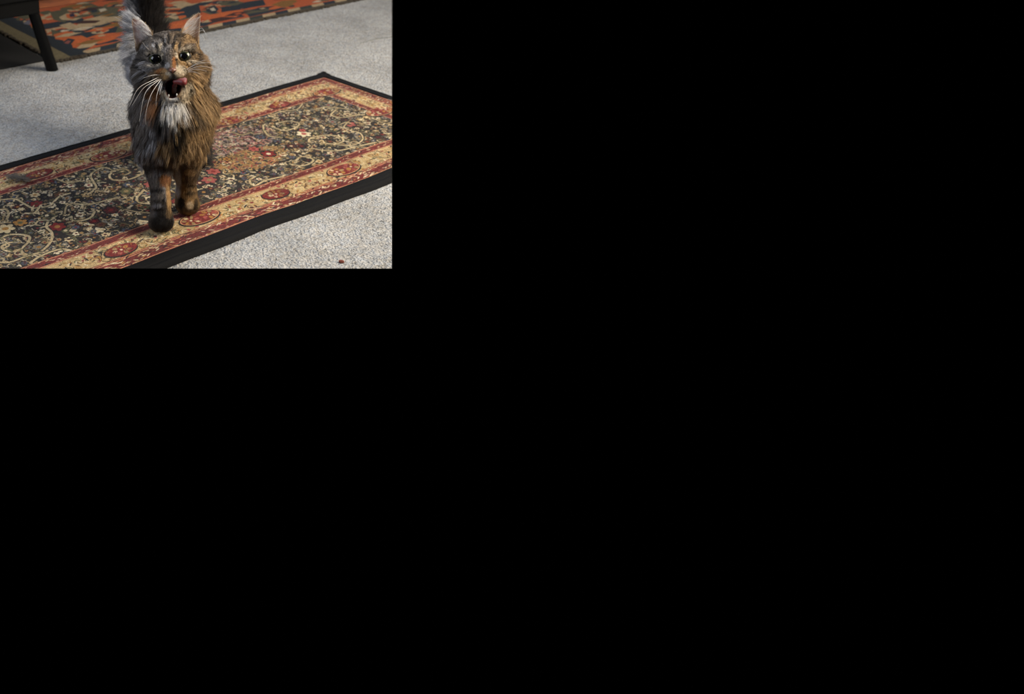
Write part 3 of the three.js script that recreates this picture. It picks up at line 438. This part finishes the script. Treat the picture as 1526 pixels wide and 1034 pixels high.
  const coat = (p, part) => {
    const S = part === 'head' ? F / 1.375 : F / lerp(1.47, 1.56, sst(-p.z, 1.49, 1.55)), X = CX + p.x * S, Y = CY - p.y * S, c = col(0, 0, 0);
    if (part === 'tail') return c.copy(B.black).lerp(B.dark, 0.4 * rnd());
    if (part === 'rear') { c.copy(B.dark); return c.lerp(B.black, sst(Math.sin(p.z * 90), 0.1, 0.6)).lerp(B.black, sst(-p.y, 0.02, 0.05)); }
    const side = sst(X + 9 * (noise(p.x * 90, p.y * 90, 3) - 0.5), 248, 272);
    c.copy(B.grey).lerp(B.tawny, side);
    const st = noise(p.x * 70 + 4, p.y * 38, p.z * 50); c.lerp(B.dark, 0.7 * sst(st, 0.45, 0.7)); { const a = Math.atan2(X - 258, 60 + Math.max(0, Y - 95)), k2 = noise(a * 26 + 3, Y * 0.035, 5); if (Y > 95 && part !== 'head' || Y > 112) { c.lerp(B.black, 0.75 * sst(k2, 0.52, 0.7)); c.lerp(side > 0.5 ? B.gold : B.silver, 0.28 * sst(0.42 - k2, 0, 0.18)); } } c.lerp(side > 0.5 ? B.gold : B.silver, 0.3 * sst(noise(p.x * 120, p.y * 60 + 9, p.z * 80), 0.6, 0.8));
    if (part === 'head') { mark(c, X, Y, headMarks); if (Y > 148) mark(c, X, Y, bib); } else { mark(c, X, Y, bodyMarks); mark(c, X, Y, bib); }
    return c;
  };
  // -- skin
  const toRoom = (g, colour) => {
    const p = g.attributes.position, c = []; const q = V(0, 0, 0);
    for (let i = 0; i < p.count; i++) { q.fromBufferAttribute(p, i); const k = colour(q.clone()); c.push(k.r, k.g, k.b); const w = place(q); p.setXYZ(i, w.x, w.y, w.z); }
    g.setAttribute('color', new THREE.Float32BufferAttribute(c, 3)); g.computeVertexNormals(); return g;
  };
  const zone = (p) => (p.z < -1.72 && p.y > 0.10 ? 'tail' : p.z < -1.62 ? 'rear' : 'body');
  const gh = skin(headField, ...box(headBones, 0.006), 0.0021), gb = skin(bodyField, ...box(bodyBones, 0.008), 0.0048);
  const rawH = gh.clone(), rawB = gb.clone();
  const throat = col(0.10, 0.022, 0.02), deep = col(0.012, 0.004, 0.004);
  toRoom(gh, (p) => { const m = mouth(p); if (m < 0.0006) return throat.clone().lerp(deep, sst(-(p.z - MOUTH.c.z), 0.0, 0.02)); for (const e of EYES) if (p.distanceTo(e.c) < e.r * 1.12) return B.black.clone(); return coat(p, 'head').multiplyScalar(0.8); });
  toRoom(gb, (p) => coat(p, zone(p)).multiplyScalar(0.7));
  const skinMat = new THREE.MeshPhysicalMaterial({ vertexColors: true, roughness: 0.8, specularIntensity: 0.3 });
  mesh('body', mergeGeometries([gh, gb]), skinMat, cat);

  // -- hair: small locks of tapered strands
  const lock = (n, spread, thick, lean, sd) => {
    seed = sd; const parts = [];
    for (let i = 0; i < n; i++) {
      const g = new THREE.CylinderGeometry(thick * 0.12, thick, 1, 3, 4, true), p = g.attributes.position, w = rr(0, 6.283), rad = Math.sqrt(rnd()) * spread, len = rr(0.65, 1), b = lean * rr(0.7, 1.3), sx = rr(-0.12, 0.12);
      g.translate(0, 0.5, 0);
      const c = [];
      for (let k = 0; k < p.count; k++) { const y = p.getY(k), s = 1 - 0.5 * Math.sin(Math.PI * y) * 0; p.setXYZ(k, p.getX(k) * s + Math.cos(w) * rad * (1 - 0.55 * y) + sx * y * y, y * len * (1 - 0.25 * lean * y), p.getZ(k) * s + Math.sin(w) * rad * (1 - 0.55 * y) + b * y * y); const t = 0.75 + 0.25 * sst(y, 0.0, 0.4); c.push(t, t, t); }
      g.setAttribute('color', new THREE.Float32BufferAttribute(c, 3)); g.deleteAttribute('uv'); g.computeVertexNormals(); parts.push(g);
    }
    return mergeGeometries(parts);
  };
  const LOCKS = [lock(6, 0.16, 0.030, 0.45, 11), lock(6, 0.2, 0.026, 0.3, 23)], SHORT = lock(8, 0.42, 0.045, 0.45, 31), BIG = lock(14, 0.11, 0.02, 0.4, 47);
  const hairMat = new THREE.MeshPhysicalMaterial({ vertexColors: true, roughness: 0.55, specularIntensity: 0.35, sheen: 0.25, sheenRoughness: 0.5, sheenColor: col(0.6, 0.6, 0.6) });
  const area = (g) => { const p = g.attributes.position, x = g.index, a = V(0, 0, 0), b = V(0, 0, 0), c = V(0, 0, 0), cum = []; let s = 0; for (let i = 0; i < x.count; i += 3) { a.fromBufferAttribute(p, x.getX(i)); b.fromBufferAttribute(p, x.getX(i + 1)).sub(a); c.fromBufferAttribute(p, x.getX(i + 2)).sub(a); s += b.cross(c).length() / 2; cum.push(s); } return [cum, s]; };
  function sample(g, count, fn) {
    const [cum, total] = area(g), p = g.attributes.position, nn = g.attributes.normal, x = g.index, P3 = [V(0, 0, 0), V(0, 0, 0), V(0, 0, 0)], N3 = [V(0, 0, 0), V(0, 0, 0), V(0, 0, 0)];
    for (let i = 0; i < count; i++) {
      const q = rnd() * total; let lo = 0, hi = cum.length - 1; while (lo < hi) { const m = (lo + hi) >> 1; cum[m] < q ? lo = m + 1 : hi = m; }
      let s = rnd(), t = rnd(); if (s + t > 1) { s = 1 - s; t = 1 - t; }
      for (let k = 0; k < 3; k++) { P3[k].fromBufferAttribute(p, x.getX(lo * 3 + k)); N3[k].fromBufferAttribute(nn, x.getX(lo * 3 + k)); }
      fn(P3[0].clone().multiplyScalar(1 - s - t).addScaledVector(P3[1], s).addScaledVector(P3[2], t), N3[0].clone().multiplyScalar(1 - s - t).addScaledVector(N3[1], s).addScaledVector(N3[2], t).normalize());
    }
  }
  const coats = {};
  const grow = (name, kind, p, n, comb, len, lift, c, thick = 1) => {
    const t = comb.clone().addScaledVector(n, -comb.dot(n)); if (t.lengthSq() < 1e-8) t.set(0, -1, 0).addScaledVector(n, n.y); t.normalize();
    const y = n.clone().multiplyScalar(lift).addScaledVector(t, 1 - lift).add(V(rr(-0.16, 0.16), rr(-0.16, 0.16), rr(-0.16, 0.16))).normalize(), z = t.clone().addScaledVector(n, -0.35).addScaledVector(y, -t.clone().addScaledVector(n, -0.35).dot(y)).normalize(), X = y.clone().cross(z);
    const w = place(p), m = new THREE.Matrix4().makeBasis(turnToWorld(X), turnToWorld(y), turnToWorld(z)), wd = kind === 3 ? 0.03 : kind === 2 ? len : Math.min(len, 0.018 + 0.3 * len) * 0.85;
    m.scale(V(wd * thick, len, wd * thick)); m.setPosition(w);
    ((coats[name] ||= [[], [], [], []])[kind]).push([m, c]);
  };
  const DOWN = V(0, -cT, -sT), NOSE = C(257, 106, 1.343), S1 = F / 1.375, S2 = F / 1.47;
  const jit = (c, a) => { const f = 1 + rr(-a, a); return c.multiplyScalar(f); };
  seed = 101;
  sample(rawH, 30000, (p, n) => {
    if (mouth(p) < 0.0012) return;
    const X = CX + p.x * S1, Y = CY - p.y * S1;
    if (p.z < -1.43 && Y > 60) return;
    const eL = Math.hypot((X - 232) / 9.9, (Y - 88.5 - 0.12 * (X - 232)) / 7.0), eR = Math.hypot((X - 274) / 9.9, (Y - 84.5 + 0.3 * (X - 274)) / 6.8);
    if (eL < 1 || eR < 1) return;
    const dn = p.distanceTo(NOSE); if (dn < 0.0075) return;
    const side = Math.abs(X - 255), low = sst(Y, 92, 125), out = sst(side, 30, 46);
    let len = lerp(0.0036, 0.0082, sst(dn, 0.012, 0.045)); len = lerp(len, 0.024, low * sst(side, 24, 42)); len = lerp(len, 0.015, sst(side, 38, 48) * sst(Y, 70, 85) * (1 - low)); if (Y > 147) len = Math.abs(X - 259) < 15 && p.z > -1.385 ? 0.0035 : 0.02; if (Math.min(eL, eR) < 1.35) len = 0.0032;
    const lip = Math.abs(mouth(p)) < 0.006; if (lip) len = Math.min(len, 0.0035);
    const comb = p.clone().sub(NOSE); comb.z *= 0.8; comb.normalize(); comb.addScaledVector(DOWN, 0.5 * out * low);
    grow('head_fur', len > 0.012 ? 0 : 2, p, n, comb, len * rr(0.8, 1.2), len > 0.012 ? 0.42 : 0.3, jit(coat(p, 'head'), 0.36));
  });
  sample(rawB, 46000, (p, n) => {
    const X = CX + p.x * S2, Y = CY - p.y * S2, z = zone(p), back = p.z < -1.62;
    if (headField(p) < -0.003) return;
    if (z === 'tail') {
      const up = V(0.05, 1, 0), c = coat(p, 'tail'), leftness = sst(-n.x + rr(-0.2, 0.2), 0.35, 0.9); c.lerp(B.silver, 0.8 * leftness * rr(0.5, 1)); 
      if (p.y < 1) grow('tail_fur', rnd() < 0.5 ? 0 : 1, p, n, up, rr(0.035, 0.06), 0.62, jit(c, 0.3), 0.8);
      return;
    }
    const legv = sst(Y, 232, 262); if (legv > 0.6) return;
    if (back) { const c = coat(p, 'rear');  grow('body_fur', 1, p, n, V(n.x * 0.6, -0.4, -0.8), rr(0.02, 0.034), 0.35, jit(c, 0.3)); return; }
    let len = lerp(lerp(0.034, 0.022, sst(Y, 175, 225)), 0.009, legv); if (Y > 300 || (X > 262 && Y > 288)) len = 0.0055;
    const comb = DOWN.clone().multiplyScalar(0.8).add(V((X - 258) / 90 * (1 - legv), 0, 0.15 * (1 - legv)));
    const inBib = Y < 180 && Math.abs(X - 261) < 13;
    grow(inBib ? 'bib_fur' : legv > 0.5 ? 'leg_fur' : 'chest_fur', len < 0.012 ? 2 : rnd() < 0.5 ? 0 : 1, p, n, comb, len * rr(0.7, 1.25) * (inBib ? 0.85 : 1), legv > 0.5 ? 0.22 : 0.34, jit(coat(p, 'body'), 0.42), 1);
  });
  sample(rawB, 150000, (p, n) => {
    const Sl = F / 1.56, X = CX + p.x * Sl, Y = CY - p.y * Sl;
    if (Y < 236 || p.z < -1.64) return;
    const paw = sst(Y, X > 262 ? 286 : 308, X > 262 ? 298 : 322), len = lerp(lerp(0.014, 0.010, sst(Y, 240, 275)), 0.0062, paw);
    grow('leg_fur', 2, p, n, DOWN.clone().add(V(0, 0, 0.12)), len * rr(0.75, 1.25), 0.24, jit(coat(p, 'body'), 0.32), lerp(0.6, 0.9, paw));
  });
  sample(rawB, 5200, (p, n) => {
    const X = CX + p.x * S2, Y = CY - p.y * S2;
    if (p.z < -1.56 || Y < 118 || Y > 238 || headField(p) < 0.004 || (Y < 186 && Math.abs(X - 261) < 17)) return;
    const c = coat(p, 'body'), q = rnd(); c.lerp(q < 0.3 ? B.black : q < 0.55 ? (X > 252 ? B.gold : B.silver) : q < 0.75 ? B.brown : c, 0.55);
    grow('chest_fur', 3, p, n, DOWN.clone().multiplyScalar(0.8).add(V((X - 258) / 70, 0, 0.2)), rr(0.026, 0.042), 0.38, jit(c, 0.2), 1);
  });
  sample(rawH, 2600, (p, n) => {
    const X = CX + p.x * S1, Y = CY - p.y * S1;
    if (p.z < -1.44 || Y < 92 || Y > 165 || Math.abs(X - 256) < 27 || mouth(p) < 0.012) return;
    const c = coat(p, 'head'), q = rnd(); c.lerp(q < 0.3 ? B.black : q < 0.55 ? (X > 256 ? B.gold : B.silver) : q < 0.7 ? B.brown : c, 0.5);
    const comb = p.clone().sub(NOSE); comb.z *= 0.6; comb.normalize().addScaledVector(DOWN, 0.7);
    grow('head_fur', 3, p, n, comb, rr(0.016, 0.028), 0.4, jit(c, 0.2), 0.8);
  });
  // fringe of pale hair at the haunch and under the tail, out to the left of the head
  for (let i = 0; i < 520; i++) {
    const t = rnd(), o = C(lerp(203, 206, t) + rr(-8, 6), lerp(26, 86, t), 1.86 + rr(-0.03, 0.03)), dir = V(-1, lerp(0.45, -0.25, t) + rr(-0.3, 0.3), rr(-0.2, 0.2)).normalize();
    grow('tail_fur', 1, o, dir, V(0, lerp(0.2, -0.3, t), 0), rr(0.022, 0.052), 0.9, jit(B.silver.clone().lerp(B.white, 0.4 * rnd()).lerp(B.dark, rnd() < 0.35 ? 0.75 : 0), 0.25), 0.8);
  }
  for (const [name, sets] of Object.entries(coats)) sets.forEach((set, k) => {
    if (!set.length) return;
    const im = new THREE.InstancedMesh([...LOCKS, SHORT, BIG][k], hairMat, set.length); set.forEach(([m, c], i) => { im.setMatrixAt(i, m); im.setColorAt(i, c); });
    im.name = name; im.castShadow = im.receiveShadow = true; im.userData.kind = 'stuff'; if (name === 'bib_fur') im.userData.label = 'white bib of long chest hair'; cat.add(im);
  });

  // -- ears: cupped shells with hair inside
  const ear = (outer, inner, tip, cup, bend, pink) => {            // base corners and tip in pixels and distance
    const P = [outer, inner, tip].map((q) => C(...q)), earMesh = (off, name) => {
      const f = (i, j) => {
        const e = i * 2 - 1, h = j < 0.9 ? j : 0.9 + (j - 0.9) * 0.8, wd = Math.pow(1 - Math.pow(h, 1.9), 0.8), q = P[0].clone().add(P[1]).multiplyScalar(0.5).lerp(P[2], h).addScaledVector(P[1].clone().sub(P[0]), 0.5 * e * wd), k = (1 - e * e) * (1 - h * 0.85);
        q.x += bend * 0.0035 * Math.sin(Math.PI * h); q.z -= cup * k + off * (0.4 + 0.6 * Math.sqrt(Math.max(0, 1 - e * e))); q.y -= off * 0.3;
        return q;
      };
      return gridGeo(14, 16, f);
    };
    const front = earMesh(0), rear = earMesh(0.0028); rear.index.array.reverse(); 
    const base = front.clone();
    toRoom(front, (p) => { const X = p.x; return col(0.42, 0.235, 0.17).lerp(B.cream, 0.25); });
    const fp = front.attributes, c = fp.color; for (let j = 0; j <= 16; j++) for (let i = 0; i <= 14; i++) { const e = Math.abs(i / 7 - 1), k = j * 15 + i; const q = pink.clone().lerp(col(0.42, 0.19, 0.10), 0.6 * sst(j / 16, 0.65, 0.95)).lerp(col(0.45, 0.2, 0.12), 0.45 * sst(noise(j * 0.9, i * 0.35, 7), 0.5, 0.7)).lerp(B.cream, 0.85 * sst(e, 0.84, 1)); c.setXYZ(k, q.r, q.g, q.b); }
    toRoom(rear, () => B.brown.clone());
    const g = mergeGeometries([front, rear]); 
    const m = mesh('ear', g, new THREE.MeshPhysicalMaterial({ vertexColors: true, roughness: 0.9, transmission: 0.25, thickness: 0, side: THREE.DoubleSide }), cat);
    // hair: pale wisps across the inside, short fringe along both edges
    const hairs = [], add = (a, dir, len, w, cc) => { const t = new THREE.CylinderGeometry(0.0001, w, 1, 3, 3, true), p = t.attributes.position; t.translate(0, 0.5, 0); const bendv = V(rr(-0.2, 0.2), -0.1, 0.25); t.scale(1, len, 1); t.applyQuaternion(new THREE.Quaternion().setFromUnitVectors(V(0, 1, 0), dir.clone().normalize())); t.translate(a.x, a.y, a.z); toRoom(t, () => cc); hairs.push(t); };
    const bp = base.attributes.position, at = (i, j) => V(bp.getX(j * 15 + i), bp.getY(j * 15 + i), bp.getZ(j * 15 + i));
    const inSign = Math.sign(outer[0] - inner[0]);
    for (let k = 0; k < 120; k++) { const j = Math.floor(rr(0, 11)), i = Math.floor(rr(1, 14)), a = at(14 - Math.floor(rr(0, 7)), j); a.z += 0.002; add(a, V(inSign * rr(0.5, 1), rr(0.25, 0.7), rr(0.02, 0.2)), rr(0.008, 0.022), 0.00032, jit(B.silver.clone().lerp(B.white, 0.5), 0.2)); }
    for (let k = 0; k < 150; k++) { const j = Math.floor(rr(0, 16.9)), a = at(rnd() < 0.5 ? 0 : 14, j); a.y += rr(-0.001, 0.001); add(a, V(rr(-0.4, 0.4), 1, rr(-0.2, 0.3)), rr(0.0015, 0.0032), 0.0003, jit(B.tawny.clone().lerp(B.cream, 0.4), 0.3)); }
    for (let k = 0; k < 160; k++) { const i = Math.floor(rr(0, 14.9)), a = at(i, Math.floor(rr(0, 3))); add(a, V(rr(-0.3, 0.3), 1, rr(0.1, 0.6)), rr(0.005, 0.012), 0.0004, jit(B.grey.clone().lerp(inSign > 0 ? B.gold : B.tawny, 0.6), 0.3)); }
    const h = mesh('ear_hair', mergeGeometries(hairs), hairMat, m); h.userData.kind = 'stuff';
  };
  ear([203, 77, 1.400], [227, 54, 1.392], [197, 27.5, 1.405], 0.012, 1, col(0.66, 0.53, 0.48));
  ear([296, 70, 1.402], [271, 53, 1.394], [297.5, 19.5, 1.405], 0.012, -1, col(0.66, 0.47, 0.33));

  // -- eyes
  EYES.forEach((e, k) => {
    const turnEye = (g) => { g.translate(e.c.x, e.c.y, e.c.z); return g; };
    const gz = V(k ? 0.02 : -0.02, -0.02, 1).normalize(), iris = new THREE.SphereGeometry(e.r, 40, 30), ip = iris.attributes.position, cc = (q) => { const w = q.clone().sub(e.c).normalize().angleTo(gz); const c = col(0.03, 0.036, 0.012).lerp(col(0.075, 0.085, 0.03), sst(w, 0.5, 0.75)); return c.lerp(B.black, sst(w, 0.78, 0.92)); };
    const wet = (m) => Object.assign(m, { clearcoat: 0.6, clearcoatRoughness: 0.02, specularIntensity: 0.4 });
    const eye = mesh('eye', toRoom(turnEye(iris), cc), wet(new THREE.MeshPhysicalMaterial({ vertexColors: true, roughness: 0.25 })), cat);
    eye.userData.label = k ? 'narrowed green eye' : 'wide green eye';
    const pup = new THREE.SphereGeometry(e.r * 1.006, 28, 10, 0, 6.2832, 0, k ? 0.46 : 0.6); pup.rotateX(Math.PI / 2); pup.applyQuaternion(new THREE.Quaternion().setFromUnitVectors(V(0, 0, 1), gz)); 
    mesh('pupil', toRoom(turnEye(pup), () => col(0.004, 0.004, 0.005)), wet(new THREE.MeshPhysicalMaterial({ vertexColors: true, roughness: 0.1 })), eye);
    // dark rim of the lids, an almond lying on the ball
    const [u, v] = k ? [274.5, 84.5] : [232, 88.5], al = k ? [[-11, 3.8], [-7.5, -1], [-3, -4.6], [2.5, -6.2], [7.4, -6.4], [8.2, -2], [6, 3], [0, 6], [-6, 6.2]] : [[-9.6, -1.4], [-5.5, -5], [-0.5, -6.2], [5, -4.6], [10, 4], [5.6, 6], [0, 6.6], [-5, 5.4], [-8.6, 2]];
    const curve = new THREE.CatmullRomCurve3(al.map(([x, y]) => V(x, y, 0)), true, 'centripetal'), on = (t, f, sink) => { const a = curve.getPoint(t), q = C(u + a.x * f, v + a.y * f, 1.3725), dx = q.x - e.c.x, dy = q.y - e.c.y; q.z = e.c.z + Math.sqrt(Math.max(e.r * e.r * 1.07 - dx * dx - dy * dy, 0.00002)) - sink; return q; };
    const lid = gridGeo(60, 6, (i, j) => on(i % 1, 1.05 + j * 0.4, j * j * 0.005 - 0.0006 * Math.sin(Math.PI * j)));
    mesh('eyelid', toRoom(lid, (p) => { const S = F / 1.362, X = (CX + p.x * S - u), Y = (CY - p.y * S - v), rr2 = Math.hypot(X / 9.6, Y / 6.3); return B.black.clone().lerp(k ? B.tawny : B.grey, sst(rr2, 1.15, 1.4)); }), new THREE.MeshPhysicalMaterial({ vertexColors: true, roughness: 0.55, side: THREE.DoubleSide }), cat);
    const rim = new THREE.TubeGeometry(new THREE.CatmullRomCurve3(Array.from({ length: 40 }, (_, i) => on(i / 40, 1.06, 0)), true), 80, 0.0006, 6, true);
    mesh('eyelid_rim', toRoom(rim, () => col(0.012, 0.01, 0.009)), new THREE.MeshPhysicalMaterial({ vertexColors: true, roughness: 0.35 }), cat);
  });
  // -- nose leather
  const noseB = [ball(252.9, 104.6, 1.3395, 0.0028), ball(261.0, 104.3, 1.3395, 0.0028), ball(257, 104.8, 1.3385, 0.0044), bone(257, 106, 1.338, 0.0036, 257.4, 111, 1.3405, 0.0020)];
  const nostril = [C(254.6, 107.4, 1.3355), C(259.8, 107.2, 1.3355)];
  const ng = skin((p) => { let e = union(p, noseB, 0.0012); for (const q of nostril) e = Math.max(e, 0.0009 - p.distanceTo(q)); return e; }, ...box(noseB, 0.003), 0.0007);
  mesh('nose', toRoom(ng, (p) => { const near = Math.min(...nostril.map((q) => p.distanceTo(q))); return col(0.19, 0.075, 0.045).lerp(B.black, 1 - sst(near, 0.0012, 0.0022)); }), new THREE.MeshPhysicalMaterial({ vertexColors: true, roughness: 0.4, clearcoat: 0.12 }), cat);
  const cleft = new THREE.TubeGeometry(new THREE.CatmullRomCurve3([C(257.4, 110.5, 1.338), C(257.8, 113, 1.3415), C(258.2, 117, 1.3435)]), 8, 0.0006, 5);
  mesh('lip_cleft', toRoom(cleft, () => B.black), skinMat, cat);
  // -- tongue curling up to the lip, and the teeth
  const tb = [bone(260, 143, 1.390, 0.008, 259, 136, 1.388, 0.006), bone(259, 136, 1.388, 0.006, 260, 128, 1.366, 0.0032), bone(260, 128, 1.366, 0.0032, 262, 122.5, 1.348, 0.0034), bone(260.5, 121, 1.348, 0.003, 268, 121, 1.345, 0.0042), bone(268, 121.8, 1.345, 0.0046, 273, 122.5, 1.343, 0.0054), bone(273, 122.5, 1.343, 0.0054, 275.5, 118.8, 1.344, 0.0036)];
  const tg = skin((p) => union(p, tb, 0.0015), ...box(tb, 0.004), 0.001);
  const tongue = mesh('tongue', toRoom(tg, (p) => { const Y = CY - p.y * F / 1.345; return col(0.19, 0.022, 0.02).lerp(col(0.26, 0.10, 0.10), 1 - sst(Y, 115.5, 120)).lerp(col(0.10, 0.02, 0.02), sst(Y, 125, 130)); }), new THREE.MeshPhysicalMaterial({ vertexColors: true, roughness: 0.55, clearcoat: 0.12, clearcoatRoughness: 0.35 }), cat);
  tongue.userData.label = 'red tongue curled up over the lip';
  const toothMat = new THREE.MeshPhysicalMaterial({ color: 0xe6e0d0, roughness: 0.2, clearcoat: 0.6 });
  for (const [u, v] of [[251.5, 142.5], [263.5, 141.5]]) { const t = new THREE.SphereGeometry(1, 12, 10); t.scale(0.0013, 0.0026, 0.0013); const q = place(C(u, v, 1.358)); t.translate(q.x, q.y, q.z); mesh('tooth', t, toothMat, cat); }
  // -- whiskers
  const wMat = new THREE.MeshPhysicalMaterial({ color: 0xf2ece2, roughness: 0.35 });
  const whisker = (pts, r = 0.00042) => {
    const cur = new THREE.CatmullRomCurve3(pts.map((q) => place(C(...q)))), g = new THREE.TubeGeometry(cur, 24, r, 5), p = g.attributes.position;
    for (let i = 0; i < p.count; i++) { const k = Math.floor(i / 6) / 24, c = cur.getPointAt(Math.min(k, 1)), f = 1 - 0.75 * k; p.setXYZ(i, c.x + (p.getX(i) - c.x) * f, c.y + (p.getY(i) - c.y) * f, c.z + (p.getZ(i) - c.z) * f); }
    mesh('whisker', g, wMat, cat);
  };
  for (const w of [
    [[237, 115, 1.352], [226.3, 120, 1.33], [206, 132, 1.315], [192.7, 158.4, 1.31]], [[238, 117, 1.352], [231, 121, 1.332], [214.5, 130.7, 1.32], [197, 156.6, 1.315]],
    [[240, 117.5, 1.35], [234.6, 121, 1.33], [217, 137.7, 1.31], [207.5, 181.4, 1.31]], [[241, 118, 1.35], [238, 121, 1.33], [224, 143.6, 1.31], [217, 172, 1.31], [217.5, 186, 1.315]],
    [[242, 120, 1.352], [237.5, 129.5, 1.335], [233.4, 143.6, 1.325], [232.5, 157.8, 1.325]], [[243, 121, 1.352], [240, 131, 1.335], [238, 141, 1.33]], [[239, 112, 1.352], [228, 112, 1.335], [214, 116, 1.33]],
    [[277, 104, 1.355], [286, 99, 1.34], [300, 94, 1.335], [322, 92.5, 1.335]], [[278, 106, 1.355], [290, 100.5, 1.34], [304, 99, 1.335], [318, 102, 1.335]], [[277, 105, 1.355], [287, 98, 1.34], [300, 91, 1.335], [311, 89, 1.335]], [[279, 107, 1.356], [292, 103, 1.34], [308, 106, 1.335]], [[278, 108, 1.356], [288, 107, 1.342], [299, 110, 1.338]],
  ]) whisker(w);
  for (const w of [[[296, 48, 1.4], [302, 45, 1.395], [308, 53, 1.39]], [[296, 44, 1.4], [301, 42, 1.395], [306.5, 49, 1.39]], [[295, 55, 1.4], [301, 53, 1.395], [305, 59, 1.39]], [[224, 76, 1.37], [216, 68, 1.355], [212, 62, 1.35]], [[284, 73, 1.372], [292, 63, 1.36], [297, 58, 1.355]]]) whisker(w, 0.0003);
}
renderer.render(scene, camera);
